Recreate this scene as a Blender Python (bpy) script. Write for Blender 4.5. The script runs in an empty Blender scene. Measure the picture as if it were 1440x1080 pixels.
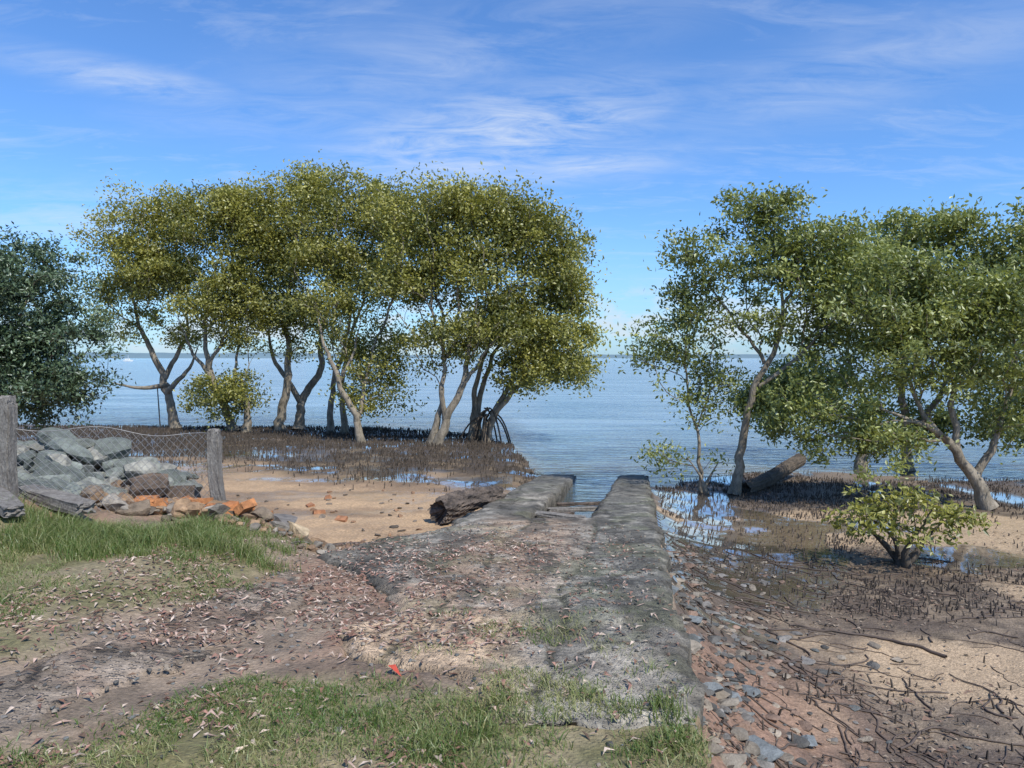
import bpy, bmesh, math, random
import numpy as np
from mathutils import Vector
rng=np.random.default_rng(7); random.seed(7)
scene=bpy.context.scene
# ---------------------------------------------------------------- helpers
_T=np.random.default_rng(99).random((256,256))
def vnoise(x,y):
    x=np.asarray(x,float);y=np.asarray(y,float)
    xi=np.floor(x).astype(int);yi=np.floor(y).astype(int)
    fx=x-xi;fy=y-yi;fx=fx*fx*(3-2*fx);fy=fy*fy*(3-2*fy)
    a=_T[xi%256,yi%256];b=_T[(xi+1)%256,yi%256];c=_T[xi%256,(yi+1)%256];d=_T[(xi+1)%256,(yi+1)%256]
    return (a*(1-fx)+b*fx)*(1-fy)+(c*(1-fx)+d*fx)*fy
def fbm(x,y,o=4,seed=0.):
    s=0;a=.5;t=0
    for i in range(o):
        s=s+a*vnoise(x+seed*17.3+i*31.7,y-seed*9.1+i*11.9);t+=a;a*=.5;x=x*2.03;y=y*2.03
    return s/t
def sm(a,b,x):
    t=np.clip((np.asarray(x,float)-a)/(b-a),0,1);return t*t*(3-2*t)
def gs(x,c,s): return np.exp(-((x-c)/s)**2)
def lerp(a,b,t): return a+(b-a)*t
def mk(name,V,faces,mats,smooth=False,attrs=None,midx=None,parent=None):
    V=np.asarray(V,np.float32)
    me=bpy.data.meshes.new(name)
    me.vertices.add(len(V));me.vertices.foreach_set('co',V.ravel())
    if not isinstance(faces,list): faces=[faces]
    faces=[np.asarray(f,np.int32) for f in faces if len(f)]
    idx=np.concatenate([f.ravel() for f in faces]);tot=np.concatenate([np.full(len(f),f.shape[1],np.int32) for f in faces])
    st=np.concatenate([[0],np.cumsum(tot)[:-1]]).astype(np.int32)
    me.loops.add(len(idx));me.loops.foreach_set('vertex_index',idx)
    me.polygons.add(len(tot));me.polygons.foreach_set('loop_start',st);me.polygons.foreach_set('loop_total',tot)
    if midx is not None: me.polygons.foreach_set('material_index',np.asarray(midx,np.int32))
    me.polygons.foreach_set('use_smooth',np.full(len(tot),smooth))
    if attrs:
        for k,a in attrs.items():
            a=np.asarray(a,np.float32)
            if a.ndim==2:
                if a.shape[1]==3: a=np.concatenate([a,np.ones((len(a),1),np.float32)],1)
                at=me.attributes.new(k,'FLOAT_COLOR','POINT');at.data.foreach_set('color',a.ravel())
            else:
                at=me.attributes.new(k,'FLOAT','POINT');at.data.foreach_set('value',a)
    me.update(calc_edges=True)
    if not isinstance(mats,(list,tuple)): mats=[mats]
    for m in mats: me.materials.append(m)
    ob=bpy.data.objects.new(name,me);scene.collection.objects.link(ob)
    if parent: ob.parent=parent
    return ob
def empty(name):
    e=bpy.data.objects.new(name,None);scene.collection.objects.link(e);return e
class NT:
    def __init__(s,mat):
        s.t=mat.node_tree;s.t.nodes.clear()
    def n(s,ty,ins=None,**kw):
        nd=s.t.nodes.new(ty)
        for k,v in kw.items(): setattr(nd,k,v)
        if ins:
            for k,v in ins.items():
                if isinstance(v,bpy.types.NodeSocket): s.t.links.new(v,nd.inputs[k])
                else: nd.inputs[k].default_value=v
        return nd
    def l(s,a,b): s.t.links.new(a,b)
    def math(s,op,a,b=0.,clamp=False):
        return s.n('ShaderNodeMath',{0:a,1:b},operation=op,use_clamp=clamp).outputs[0]
    def vmath(s,op,a,b=(0,0,0)):
        nd=s.n('ShaderNodeVectorMath',{0:a,1:b},operation=op);return nd.outputs[1] if op in('LENGTH','DOT_PRODUCT') else nd.outputs[0]
    def mix(s,f,a,b,bt='MIX'):
        nd=s.n('ShaderNodeMix',data_type='RGBA',blend_type=bt)
        for i,v in ((0,f),(6,a),(7,b)):
            if isinstance(v,bpy.types.NodeSocket): s.l(v,nd.inputs[i])
            else: nd.inputs[i].default_value=v
        return nd.outputs[2]
    def rng(s,v,a,b,c=0.,d=1.,smooth=False):
        nd=s.n('ShaderNodeMapRange',{0:v,1:a,2:b,3:c,4:d})
        if smooth: nd.interpolation_type='SMOOTHSTEP'
        return nd.outputs[0]
    def noise(s,vec,scale,detail=4,rough=.55,dist=0.):
        return s.n('ShaderNodeTexNoise',{'Vector':vec,'Scale':scale,'Detail':detail,'Roughness':rough,'Distortion':dist}).outputs[0]
def newmat(name):
    m=bpy.data.materials.new(name);m.use_nodes=True;return m,NT(m)
def rgba(c): return (c[0],c[1],c[2],1)
# ---------------------------------------------------------------- materials
def mat_attr(name,rough=.85,nscale=25,namp=.35,bump=.3,bscale=60,bdist=.02,use_rough=False,cracks=0,pebble=0,pmix=.7,spec=.4,stain=0,samp=(.48,1.42)):
    m,t=newmat(name)
    co=t.n('ShaderNodeTexCoord').outputs['Object']
    a=t.n('ShaderNodeAttribute',attribute_name='col')
    n1=t.noise(co,nscale,4,.7)
    f=t.rng(n1,.25,.75,1-namp,1+namp)
    if stain:
        st=t.noise(co,stain,7,.72,.6)
        f=t.math('MULTIPLY',f,t.rng(st,.36,.62,samp[0],samp[1]))
    c=t.vmath('SCALE',a.outputs['Color'])
    t.l(f,c.node.inputs['Scale'])
    h=t.math('MULTIPLY',t.noise(co,bscale*.4,5,.7),1.6)
    if pebble:
        v=t.n('ShaderNodeTexVoronoi',{'Vector':co,'Scale':pebble})
        pf=t.rng(v.outputs['Distance'],.2,.42,1,0)
        hs=t.rng(v.outputs['Color'],.0,1.,.5,1.8)
        pc=t.vmath('SCALE',c);t.l(hs,pc.node.inputs['Scale'])
        c=t.mix(t.math('MULTIPLY',pf,pmix),c,pc)
        h=t.math('ADD',h,t.math('MULTIPLY',pf,pmix))
    if cracks:
        wv=t.n('ShaderNodeTexNoise',{'Vector':co,'Scale':3.5,'Detail':6,'Roughness':.65}).outputs['Color']
        w=t.vmath('ADD',co,t.vmath('MULTIPLY',wv,(.55,.55,.0)))
        v=t.n('ShaderNodeTexVoronoi',{'Vector':w,'Scale':cracks},feature='DISTANCE_TO_EDGE')
        cf=t.rng(v.outputs['Distance'],.0,.022,1,0)
        cf=t.math('MULTIPLY',cf,t.rng(n1,.35,.6,.3,1.))
        c=t.mix(t.math('MULTIPLY',cf,.8),c,(.04,.032,.022,1))
        h=t.math('SUBTRACT',h,t.math('MULTIPLY',cf,1.3))
    b=t.n('ShaderNodeBump',{'Height':h,'Strength':bump,'Distance':bdist})
    p=t.n('ShaderNodeBsdfPrincipled',{'Base Color':c,'Roughness':rough,'Normal':b.outputs[0],'Specular IOR Level':spec})
    if use_rough:
        ra=t.n('ShaderNodeAttribute',attribute_name='rough').outputs['Fac']
        t.l(ra,p.inputs['Roughness'])
        t.l(t.rng(ra,.1,.5,.0,bump),b.inputs['Strength'])
        t.l(t.rng(ra,.1,.5,1.,.35),p.inputs['Specular IOR Level'])
        t.l(t.rng(ra,.1,.3,1.,.0),p.inputs['Coat Weight']);p.inputs['Coat Roughness'].default_value=.05;p.inputs['Coat IOR'].default_value=1.45
    t.n('ShaderNodeOutputMaterial',{'Surface':p.outputs[0]})
    return m
M_ground=mat_attr('ground_mat',use_rough=True,nscale=28,namp=.45,bump=.65,bscale=60,bdist=.02,pebble=34,pmix=.4)
M_ramp=mat_attr('old_concrete',rough=.82,nscale=18,namp=.5,bump=.85,bscale=50,bdist=.022,cracks=.85,pebble=55,stain=2.2)
M_path=mat_attr('aggregate_concrete',rough=.85,nscale=22,namp=.5,bump=1.,bscale=45,bdist=.025,pebble=34,pmix=.8,cracks=.9,stain=3,samp=(.55,1.25))
M_rock=mat_attr('rock_mat',rough=.85,nscale=9,namp=.55,bump=.6,bscale=30,bdist=.03)
M_wood=mat_attr('debris_mat',rough=.8,nscale=20,namp=.4,bump=.3,bscale=60,bdist=.01)
def mat_leaf(name,c0,c1,trans=.35,gloss=.05,tcol=(.30,.33,.03)):
    m,t=newmat(name)
    a=t.n('ShaderNodeAttribute',attribute_name='v').outputs['Fac']
    c=t.mix(a,rgba(c0),rgba(c1))
    p=t.n('ShaderNodeBsdfDiffuse',{'Color':c})
    tr=t.n('ShaderNodeBsdfTranslucent',{'Color':t.mix(.4,c,rgba(tcol))})
    mx=t.n('ShaderNodeMixShader',{0:trans,1:p.outputs[0],2:tr.outputs[0]})
    g=t.n('ShaderNodeBsdfGlossy',{'Color':(.9,.95,1,1),'Roughness':.45})
    m2=t.n('ShaderNodeMixShader',{0:gloss,1:mx.outputs[0],2:g.outputs[0]})
    t.n('ShaderNodeOutputMaterial',{'Surface':m2.outputs[0]})
    return m
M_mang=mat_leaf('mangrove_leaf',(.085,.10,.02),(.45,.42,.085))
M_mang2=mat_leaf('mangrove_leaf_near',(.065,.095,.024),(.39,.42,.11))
M_dark=mat_leaf('dark_leaf',(.025,.05,.022),(.14,.20,.095),.15,.06,(.10,.16,.04))
M_grass=mat_leaf('grass_mat',(.085,.15,.028),(.38,.36,.17),.3,.03)
def mat_bark(name,c0,c1,sc=6,st=.35):
    m,t=newmat(name)
    co=t.n('ShaderNodeTexCoord').outputs['Object']
    mp=t.n('ShaderNodeMapping',{'Vector':co,'Scale':(1,1,st)}).outputs[0]
    n=t.noise(mp,sc,5,.75)
    c=t.mix(t.rng(n,.35,.65),rgba(c0),rgba(c1))
    n2=t.noise(mp,sc*6,3)
    c=t.mix(t.rng(n2,.5,.75,0,.6),c,rgba([k*.4 for k in c0]))
    b=t.n('ShaderNodeBump',{'Height':n2,'Strength':.6,'Distance':.03})
    p=t.n('ShaderNodeBsdfPrincipled',{'Base Color':c,'Roughness':.85,'Normal':b.outputs[0]})
    t.n('ShaderNodeOutputMaterial',{'Surface':p.outputs[0]})
    return m
M_bark=mat_bark('mangrove_bark',(.12,.10,.07),(.34,.29,.22))
M_barkd=mat_bark('dark_bark',(.05,.04,.03),(.14,.11,.08))
M_post=mat_bark('weathered_timber',(.12,.105,.09),(.27,.25,.22),14)
M_log=mat_bark('driftwood_bark',(.028,.022,.018),(.17,.13,.10),7,1.)
def mat_simple(name,c,rough=.6,metal=0):
    m,t=newmat(name)
    co=t.n('ShaderNodeTexCoord').outputs['Object']
    cc=t.mix(t.noise(co,15,3),rgba([k*.7 for k in c]),rgba([k*1.25 for k in c]))
    p=t.n('ShaderNodeBsdfPrincipled',{'Base Color':cc,'Roughness':rough,'Metallic':metal})
    t.n('ShaderNodeOutputMaterial',{'Surface':p.outputs[0]});return m
M_wire=mat_simple('galvanised_wire',(.35,.34,.32),.5,.6)
# ---------------------------------------------------------------- terrain functions
def ramp_z(y):
    y=np.asarray(y,float);return np.where(y>3,1.35-.084*(y-3),1.35+.02*(3-np.maximum(y,0)))
def XR(y): return .33+.1675*np.asarray(y,float)
LY=[2.6,3.1,3.9,4.3,4.8,5.3,6.0,6.6,7.4,8.1,9.2,10.3,18.4]
LX=[.1,-.05,-.25,-1.0,-1.15,-.75,-1.0,-1.4,-2.0,-1.9,-.95,-.75,.70]
def XL(y): return np.interp(y,LY,LX)
SX=[-400,-40,-14,-6,-2,0,.5,.8,3.3,3.6,4.2,6,8.5,10,14,20,60,400]
SY=[60,34,32,31.5,29,25,20.5,17.2,16.6,16.4,17.8,18.8,19.,18.2,17.5,20,40,60]
def YS(x): return np.interp(x,SX,SY)
def sandgs(x,y): return np.maximum(gs(x,3.7,1.75)*gs(y,6.5,1.45),np.maximum(.9*gs(x,7.6,1.9)*gs(y,11.4,1.6),.7*gs(x,6.6,1.0)*gs(y,8.3,.5)))
def wetmask(x,y):
    R=XR(y)
    b=.20*gs(x-R,.9,1.3)*gs(y,10.0,3.6)+.18*gs(x-R,.7,1.0)*gs(y,14.5,2.3)
    return sm(.50,.56,fbm(x*.8,y*.5,4,33)+b-.2*sandgs(x,y)-.04)*sm(5.5,7.0,y)*(x>R)
def H(x,y,noise=True):
    x=np.asarray(x,float);y=np.asarray(y,float)
    zr=ramp_z(y)
    lawn=lerp(zr-.035,1.40-.06*np.clip(y-5,0,9),sm(-1.8,-3.,x))+.30*sm(-3.8,-5.5,x)
    s=YS(x)-y
    below=np.maximum(-2.5,.05*s)
    beach=np.where(s>0,.5*(1-np.exp(-np.maximum(s,0)/20)),below)
    yb=np.interp(x,[-9,-6,-3.6,-3,-1.8,-.5],[10.5,9.4,8.4,8.0,7.6,8.2])+ (fbm(x*.9,y*.9,3,3)-.5)*.5
    t=sm(yb,yb+1.6,y)
    left=lerp(lawn,beach,t)
    R=XR(y)
    base=np.where(s>0,np.minimum(.025*s,.42),below)
    bank=.78*np.maximum(zr-base,0)*np.exp(-np.maximum(x-R,0)/(.45+.5*fbm(x*0,y*.8,3,8)))*sm(17.5,15,y)
    right=base+bank
    z=np.where(x>R,right,left)
    inr=(x>XL(y))&(x<=R)&(y<18.4)
    z=np.where(inr,np.where(y<10.35,zr-lerp(.03,.08,sm(3.3,4.1,y)),zr-lerp(.2,.42,sm(10.3,12.,y))),z)
    if noise:
        a=np.where(inr,.2+.5*sm(3.9,3.3,y),1.)*np.where(s>0,1,.3)*(1-.93*wetmask(x,y))
        z=z+a*((fbm(x*1.3,y*1.3,4,1)-.5)*.09+(fbm(x*6,y*6,3,2)-.5)*.04)
    return z
def jw(y,s): return (fbm(y*1.1,y*0+s,4,s)-.5)*.35
def rampnoise(x,y):
    z=(fbm(x*1.6,y*1.6,4,5)-.5)*.05+(fbm(x*9,y*9,3,6)-.5)*.014
    R=XR(y)
    for off,s in ((.82,81),(1.75,82)):
        z=z-.016*gs(x-(R-off+jw(y,s)),0,.03)*sm(10.4,9.8,y)
    pl=vnoise(np.floor(x*1.4+fbm(x,y,2,7)*2),np.floor(y*1.1+fbm(x,y,2,8)*2))
    return z+(pl-.5)*.03*sm(7,5,y)
def pcx(y): return np.interp(y,[1,2.5,3.2,4.1,5.5,7.2],[-2.9,-2.65,-2.45,-2.15,-1.95,-1.8])
def pz(x,y): return H(x,y,False)+.024+(fbm(x*1.8,y*1.8,4,75)-.5)*.05
def surf(x,y):
    z=H(x,y)
    on=(x>XL(y)+.03)&(x<XR(y)-.03)&(y>3.3)&(y<10.3)
    z=np.where((np.abs(x-pcx(y))<.26)&(y<6.6),np.maximum(z,pz(x,y)),z)
    return np.where(on,np.maximum(z,ramp_z(y)+rampnoise(x,y)),z)
def grassmask(x,y):
    n=fbm(x*1.1,y*1.1,4,11)-.5
    pathx=pcx(y)
    g1=sm(-.25,-.65,x-pathx+n*.9)*sm(7.7,6.9,y+n*1.5)
    g2=sm(3.95,3.5,y+n*1.8+.10*np.abs(x+.2))*sm(1.0,.7,x+n*.3)*sm(.25,.55,x-pathx+n*.3)
    g3=sm(.5,.7,fbm(x*2.6,y*2.6,4,14))*sm(1.1,.3,np.abs(x+.1))*sm(1.1,.5,np.abs(y-5.1))*.5
    return np.maximum(np.maximum(g1,g2),g3)
# ---------------------------------------------------------------- ground
def axis(lo,hi,d,far,gr=1.16):
    a=list(np.arange(lo,hi+1e-6,d));s=d
    up=[];v=hi
    while v<far: s*=gr;v+=s;up.append(v)
    s=d;v=lo;dn=[]
    while v>-far: s*=gr;v-=s;dn.append(v)
    return np.array(dn[::-1]+a+up)
gx=axis(-7.5,7.5,.05,4500);gy=axis(2.2,14,.05,4500,1.05)
gy=gy[(gy>-60)]
GX,GY=np.meshgrid(gx,gy)
GZ=H(GX,GY)
def gridfaces(nr,nc,off=0):
    i=np.arange(nr-1)[:,None]*nc+np.arange(nc-1)[None,:]
    i=i.ravel()+off
    return np.stack([i,i+1,i+nc+1,i+nc],1)
def C(*c): return np.array(c)[None,None,:]
def L3(a,b,t): return a+(b-a)*t[...,None]
X,Y=GX,GY
n1=fbm(X*.8,Y*.8,5,21);n2=fbm(X*3,Y*3,4,22);n3=fbm(X*.35,Y*.35,4,23);n4=fbm(X*7,Y*7,3,24)
O3=np.zeros(X.shape+(3,))
col=O3+C(.43,.295,.175)
col=L3(col,C(.24,.16,.10),sm(.40,.64,fbm(X*.5,Y*1.3,5,26))*.8)
col=L3(col,C(.16,.11,.07),sm(.58,.72,n2)*.5*sm(12,9.5,Y))
rough=np.full(X.shape,.85)
S=YS(X)-Y
R=XR(Y)
wl=sm(.48,.58,fbm(X*.4,Y*1.4,4,27))*sm(10.5,12,Y)*(X<0)
rough=lerp(rough,.30,wl)
dirt=sm(8.7,7.9,Y+ (n1-.5)*1.2)*(X<R)
col=L3(col,C(.27,.205,.145),dirt)
red=dirt*sm(.45,.6,n1+ .14*sm(1.3,.2,np.abs(X+1.0))*sm(1.6,.3,np.abs(Y-4.6)))
col=L3(col,C(.25,.155,.105),red*.8)
col=L3(col,C(.11,.085,.062),dirt*sm(.5,.68,n2)*.6)
g=grassmask(X,Y)
col=L3(col,L3(O3+C(.14,.135,.055),C(.27,.225,.13),sm(.35,.65,n2)),g*.85)
yp=np.interp(X,[-20,-10,-6,-3,0,1],[21,19.5,18,16.6,16.2,15])
pm=sm(yp-1.2,yp+1.4,Y+(n1-.5)*4)*(X<R)
col=L3(col,L3(O3+C(.058,.045,.033),C(.17,.125,.075),sm(.50,.74,n2)),pm*.92)
wetl=sm(.52,.58,fbm(X*.45,Y*1.3,4,31))*sm(yp-3,yp,Y)*(X<R-.1)
rough=lerp(rough,.14,wetl)
rm=(X>R)
sg=sandgs(X,Y)
sandR=sm(.46,.60,n3+.42*sg+(n1-.5)*.35)
mud=L3(O3+C(.12,.09,.066),C(.25,.19,.13),sm(.35,.7,n2))
mud=L3(mud,C(.46,.335,.21),sandR*.92)
near=sm(1.8,.5,X-R)*sm(7.5,5,Y)+sm(4.6,3.8,Y)*.6
mud=L3(mud,C(.27,.165,.11),np.clip(near,0,1)*sm(.3,.5,n1))
mud=L3(mud,C(.08,.06,.043),sm(.5,.7,n4*.5+n2*.5)*.75*(1-.8*sandR))
mud=L3(mud,C(.12,.09,.065),sm(14,16,Y)*.7)
col=np.where(rm[...,None],mud,col)
wet=wetmask(X,Y)
rough=np.where(rm,lerp(.5,.08,wet),rough)
col=np.where(rm[...,None],L3(col,col*.6+C(.03,.026,.02),wet),col)
gap=(X>XL(Y))&(X<R)&(Y>10.3)&(Y<19)
col=np.where(gap[...,None],C(.12,.09,.065)+0*col,col);rough=np.where(gap,.25,rough)
uw=sm(.4,-.5,S)
col=L3(col,C(.24,.18,.115),uw)
V=np.stack([GX.ravel(),GY.ravel(),GZ.ravel()],1)
mk('ground',V,gridfaces(len(gy),len(gx)),M_ground,True,{'col':col.reshape(-1,3),'rough':rough.ravel()})
# ---------------------------------------------------------------- boat ramp
def strip(Lf,Rf,y0,y1,dy,nc,skirt,zf,colf,endn=(0,0),ed=.04):
    ys=np.arange(y0,y1+dy*.5,dy);t=np.linspace(0,1,nc)
    l=Lf(ys);r=Rf(ys)
    Xs=l[:,None]+(r-l)[:,None]*t[None,:];Ys=np.repeat(ys[:,None],nc,1)
    Ys[0]+= (fbm(Xs[0]*3,Xs[0]*0,3,41)-.5)*endn[0];Ys[-1]+=(fbm(Xs[-1]*3,Xs[-1]*0,3,42)-.5)*endn[1]
    Z=zf(Xs,Ys)
    e=np.minimum(np.minimum(Xs-l[:,None],r[:,None]-Xs),np.minimum(Ys-y0+(.2 if endn[0]==0 else 0),y1-Ys+(.2 if endn[1]==0 else 0)))
    Z=Z-ed*sm(.10,0,e+(fbm(Xs*7,Ys*7,3,44)-.5)*.12)
    V=[np.stack([Xs.ravel(),Ys.ravel(),Z.ravel()],1)];cl=[colf(Xs,Ys,e).reshape(-1,3)]
    F=[gridfaces(len(ys),nc)]
    n=len(ys);idx=np.arange(n*nc).reshape(n,nc)
    loop=np.concatenate([idx[0,:-1],idx[:-1,-1],idx[-1,:0:-1],idx[:0:-1,0]])
    off=n*nc;b=V[0][loop].copy()
    b1=b.copy();b1[:,2]-=skirt*.3;b1[:,:2]+=(np.stack([fbm(b[:,1]*6,b[:,0],3,46),fbm(b[:,0]*6,b[:,1],3,47)],1)-.5)*.08
    b2=b.copy();b2[:,2]-=skirt;b2[:,0]+=(fbm(b[:,1]*5,b[:,0],3,45)-.5)*.1
    V+= [b1,b2];cl+= [cl[0][loop]*.75,cl[0][loop]*.6]
    j=np.arange(len(loop));k=(j+1)%len(loop);m_=len(loop)
    F.append(np.stack([loop[j],off+j,off+k,loop[k]],1));F.append(np.stack([off+j,off+m_+j,off+m_+k,off+k],1))
    return np.concatenate(V),F,np.concatenate(cl)
def wob(f,s,a=.12,fr=1.6): return lambda y: f(y)+(fbm(y*fr,y*0+s,5,s)-.5)*2*a
def O3s(x): return np.zeros(x.shape+(3,))
def rampcol(x,y,e):
    n=fbm(x*1.5,y*1.5,5,51);m=fbm(x*5,y*5,4,52);q=fbm(x*.7,y*.7,3,53);s=fbm(x*3.,y*.8,4,57)
    R=XR(y)
    c=O3s(x)+C(.30,.265,.21)
    c=L3(c,C(.18,.165,.135),sm(.38,.62,n))
    rt=sm(.95,.75,R-x-jw(y,81))*sm(4.0,6,y)
    c=L3(c,C(.145,.138,.115),rt*.75)
    br=sm(1.0,.3,np.abs(x-(R-1.7)))*sm(11,9.5,y)*sm(.32,.5,q+.1)
    c=L3(c,C(.34,.235,.155),br*.8)
    c=L3(c,C(.44,.40,.33),sm(.54,.70,m)*.55)
    c=L3(c,C(.09,.08,.063),sm(.50,.64,s)*.65)
    c=L3(c,C(.46,.42,.35),sm(4.2,3.3,y)*.7*sm(.36,.55,n))
    c=L3(c,C(.12,.13,.055),sm(.54,.68,fbm(x*2.3,y*2.3,4,55))*.35)
    tan=sm(5.6,4.9,y)*sm(.25,-.25,x);c=L3(c,C(.50,.36,.23),tan*.85*sm(.28,.5,m+.1))
    for off,s_ in ((.82,81),(1.75,82)):
        d_=np.abs(x-(R-off+jw(y,s_)));c=L3(c,C(.075,.075,.045),sm(.045,.015,d_)*.75*sm(10.4,9.8,y)*sm(.35,.5,m))
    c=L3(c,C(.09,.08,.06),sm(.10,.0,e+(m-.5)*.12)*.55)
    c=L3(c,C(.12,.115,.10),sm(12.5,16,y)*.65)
    return c
def rz(x,y): return ramp_z(y)+rampnoise(x,y)
parts=[strip(wob(XL,61,.20,3.0),wob(XR,62,.11,2.2),3.3,10.3,.035,105,.5,rz,rampcol,(.6,0)),
 strip(wob(XL,63,.08,2.2),wob(lambda y:np.interp(y,[10.3,18.4],[.22,1.62]),64,.08,2.2),10.3,18.4,.05,26,.6,rz,rampcol,(0,.5)),
 strip(wob(lambda y:np.interp(y,[10.3,18.4],[1.08,2.72]),65,.08,2.2),wob(XR,62,.11,2.2),10.3,18.2,.05,24,.6,rz,rampcol,(0,.5))]
def join(parts):
    V=[];F=[];Cc=[];o=0
    for v,f,c in parts:
        V.append(v);F+= [q+o for q in (f if isinstance(f,list) else [f])];Cc.append(c);o+=len(v)
    return np.concatenate(V),F,np.concatenate(Cc)
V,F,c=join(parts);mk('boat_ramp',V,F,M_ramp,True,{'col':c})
def pathcol(x,y,e):
    n=fbm(x*2,y*2,4,71);c=O3s(x)+C(.35,.28,.21);c=L3(c,C(.20,.16,.12),sm(.4,.65,n));c=L3(c,C(.26,.18,.125),sm(.45,.6,fbm(x*1.5,y*1.5,4,72))*.8);c=L3(c,C(.12,.095,.07),sm(.55,.7,fbm(x*5,y*5,3,76))*.6);c=L3(c,C(.25,.19,.135),sm(.12,.0,e+(n-.5)*.15)*.9);return c
V,F,c=strip(wob(lambda y:pcx(y)-.31,73,.16,3.0),wob(lambda y:pcx(y)+.31,74,.20,3.0),1.6,6.75,.04,26,.12,pz,pathcol,(0,.5),.03)
mk('concrete_path',V,F,M_path,True,{'col':c})
# ---------------------------------------------------------------- rocks
bm=bmesh.new();bmesh.ops.create_icosphere(bm,subdivisions=3,radius=1);bm.verts.ensure_lookup_table()
IV=np.array([v.co[:] for v in bm.verts]);IF=np.array([[v.index for v in f.verts] for f in bm.faces]);bm.free()
bm=bmesh.new();bmesh.ops.create_icosphere(bm,subdivisions=1,radius=1);bm.verts.ensure_lookup_table()
JV=np.array([v.co[:] for v in bm.verts]);JF=np.array([[v.index for v in f.verts] for f in bm.faces]);bm.free()
def rock(c,size,colr,flat=1.,rr=rng):
    lo=size<.035
    v=(JV if lo else IV).copy()
    for k in range(3 if lo else 9):
        nn=rr.normal(size=3);nn/=np.linalg.norm(nn);d=rr.uniform(.4,.75)
        p=v@nn;v-=nn[None,:]*np.maximum(0,p-d)[:,None]
    v+=rr.normal(size=v.shape)*.012
    v*=np.array([rr.uniform(.8,1.3),rr.uniform(.6,1.),rr.uniform(.5,.8)*flat])*size
    a=rr.uniform(0,6.28);ca,sa=math.cos(a),math.sin(a)
    tl=rr.normal()*(.4 if flat>.5 else .1)
    R1=np.array([[ca,-sa,0],[sa,ca,0],[0,0,1]]);R2=np.array([[1,0,0],[0,math.cos(tl),-math.sin(tl)],[0,math.sin(tl),math.cos(tl)]])
    v=v@(R1@R2).T+np.array(c)
    cc=np.array(colr)*rr.uniform(.7,1.2)
    return v,(JF if lo else IF),np.repeat(cc[None,:],len(v),0)
def brick(c,sx,sy,sz,colr,rr=rng):
    q=np.array([[i,j,k] for i in(-1,1) for j in(-1,1) for k in(-1,1)])*.5*np.array([sx,sy,sz])+rr.normal(size=(8,3))*.008
    a=rr.uniform(0,6.28);tl=rr.normal()*.3;ca,sa=math.cos(a),math.sin(a)
    R1=np.array([[ca,-sa,0],[sa,ca,0],[0,0,1]]);R2=np.array([[1,0,0],[0,math.cos(tl),-math.sin(tl)],[0,math.sin(tl),math.cos(tl)]])
    f=np.array([[0,1,3,2],[4,6,7,5],[0,4,5,1],[2,3,7,6],[0,2,6,4],[1,5,7,3]])
    return q@(R1@R2).T+np.array(c),f,np.repeat(np.array([colr]),8,0)
ps=[]
greys=[(.165,.18,.155),(.20,.205,.175),(.135,.15,.13),(.25,.24,.20)]
for i in range(370):
    x=rng.normal(-5.8,.95);y=rng.normal(9.2,.8)
    if x>-4.3 or x<-8.9 or y<7.9: continue
    hp=.74*math.exp(-((x+6.0)/1.2)**2-((y-9.5)/1.)**2)
    z=1.15+hp*rng.uniform(.3,1.0)+.05
    z=max(z,float(H(x,y))+.0)
    ps.append(rock((x,y,z),rng.uniform(.09,.25) if i%5 else rng.uniform(.25,.34),greys[i%4]))
V,F,c=join(ps);mk('rock_pile',V,F,M_rock,False,{'col':c})
ps=[]
br=[(.22,.145,.09),(.17,.13,.09),(.29,.19,.11),(.24,.21,.17),(.36,.15,.06)]
for i in range(170):
    x=rng.uniform(-4.8,-3.2);y=rng.uniform(8.0,9.2)
    ps.append(rock((x,y,float(H(x,y))+.07),rng.uniform(.05,.2),br[i%5 if i%4==0 else i%4]))
for x,y,s in [(-4.4,8.8,.36),(-4.05,8.9,.32),(-4.2,8.5,.22)]: ps.append(rock((x,y,float(H(x,y))+.24),s,(.14,.10,.07)))
V,F,c=join(ps);mk('rubble_rocks',V,F,M_rock,False,{'col':c})
ps=[]
for x,y,s,cc in [(-3.25,8.45,.17,br[2]),(-3.0,8.5,.19,br[3]),(-2.7,8.5,.27,(.15,.135,.12)),(-2.48,8.3,.22,(.38,.29,.18)),(-2.27,8.5,.17,br[0]),(-2.85,8.2,.15,br[1]),(-2.1,8.6,.12,br[3]),(-3.05,8.75,.17,br[2]),(-3.35,8.6,.16,br[0]),(-2.6,8.1,.13,br[3]),(-3.15,8.15,.13,(.40,.16,.06))]:
    ps.append(rock((x,y,float(H(x,y))+s*.6),s*1.12,cc))
for i in range(10):
    x=rng.uniform(-4.2,-2.7);y=rng.uniform(8.1,8.7);ps.append(brick((x,y,float(H(x,y))+.13),.24,.12,.09,(.42,.18,.07)))
for i in range(6):
    x=rng.uniform(-5.,-1.5);y=rng.uniform(9.8,14);ps.append(brick((x,y,float(H(x,y))+.02),.2,.11,.06,(.34,.16,.08)))
for i in range(190):
    x=rng.uniform(-3.8,-1.6);y=rng.uniform(7.6,9.2);ps.append(rock((x,y,float(H(x,y))+.02),rng.uniform(.03,.1),br[i%4]))
for i in range(60):
    x=rng.uniform(-5.5,-.8);y=rng.uniform(9.8,15);ps.append(rock((x,y,float(H(x,y))+.01),rng.uniform(.03,.08),[(.24,.14,.08),(.16,.13,.10),(.10,.08,.06)][i%3],.6))
V,F,c=join(ps);mk('beach_rocks',V,F,M_rock,False,{'col':c})
ps=[]
sl=[(.135,.14,.13),(.19,.175,.155),(.21,.14,.10),(.09,.085,.075),(.27,.225,.17)]
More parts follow.
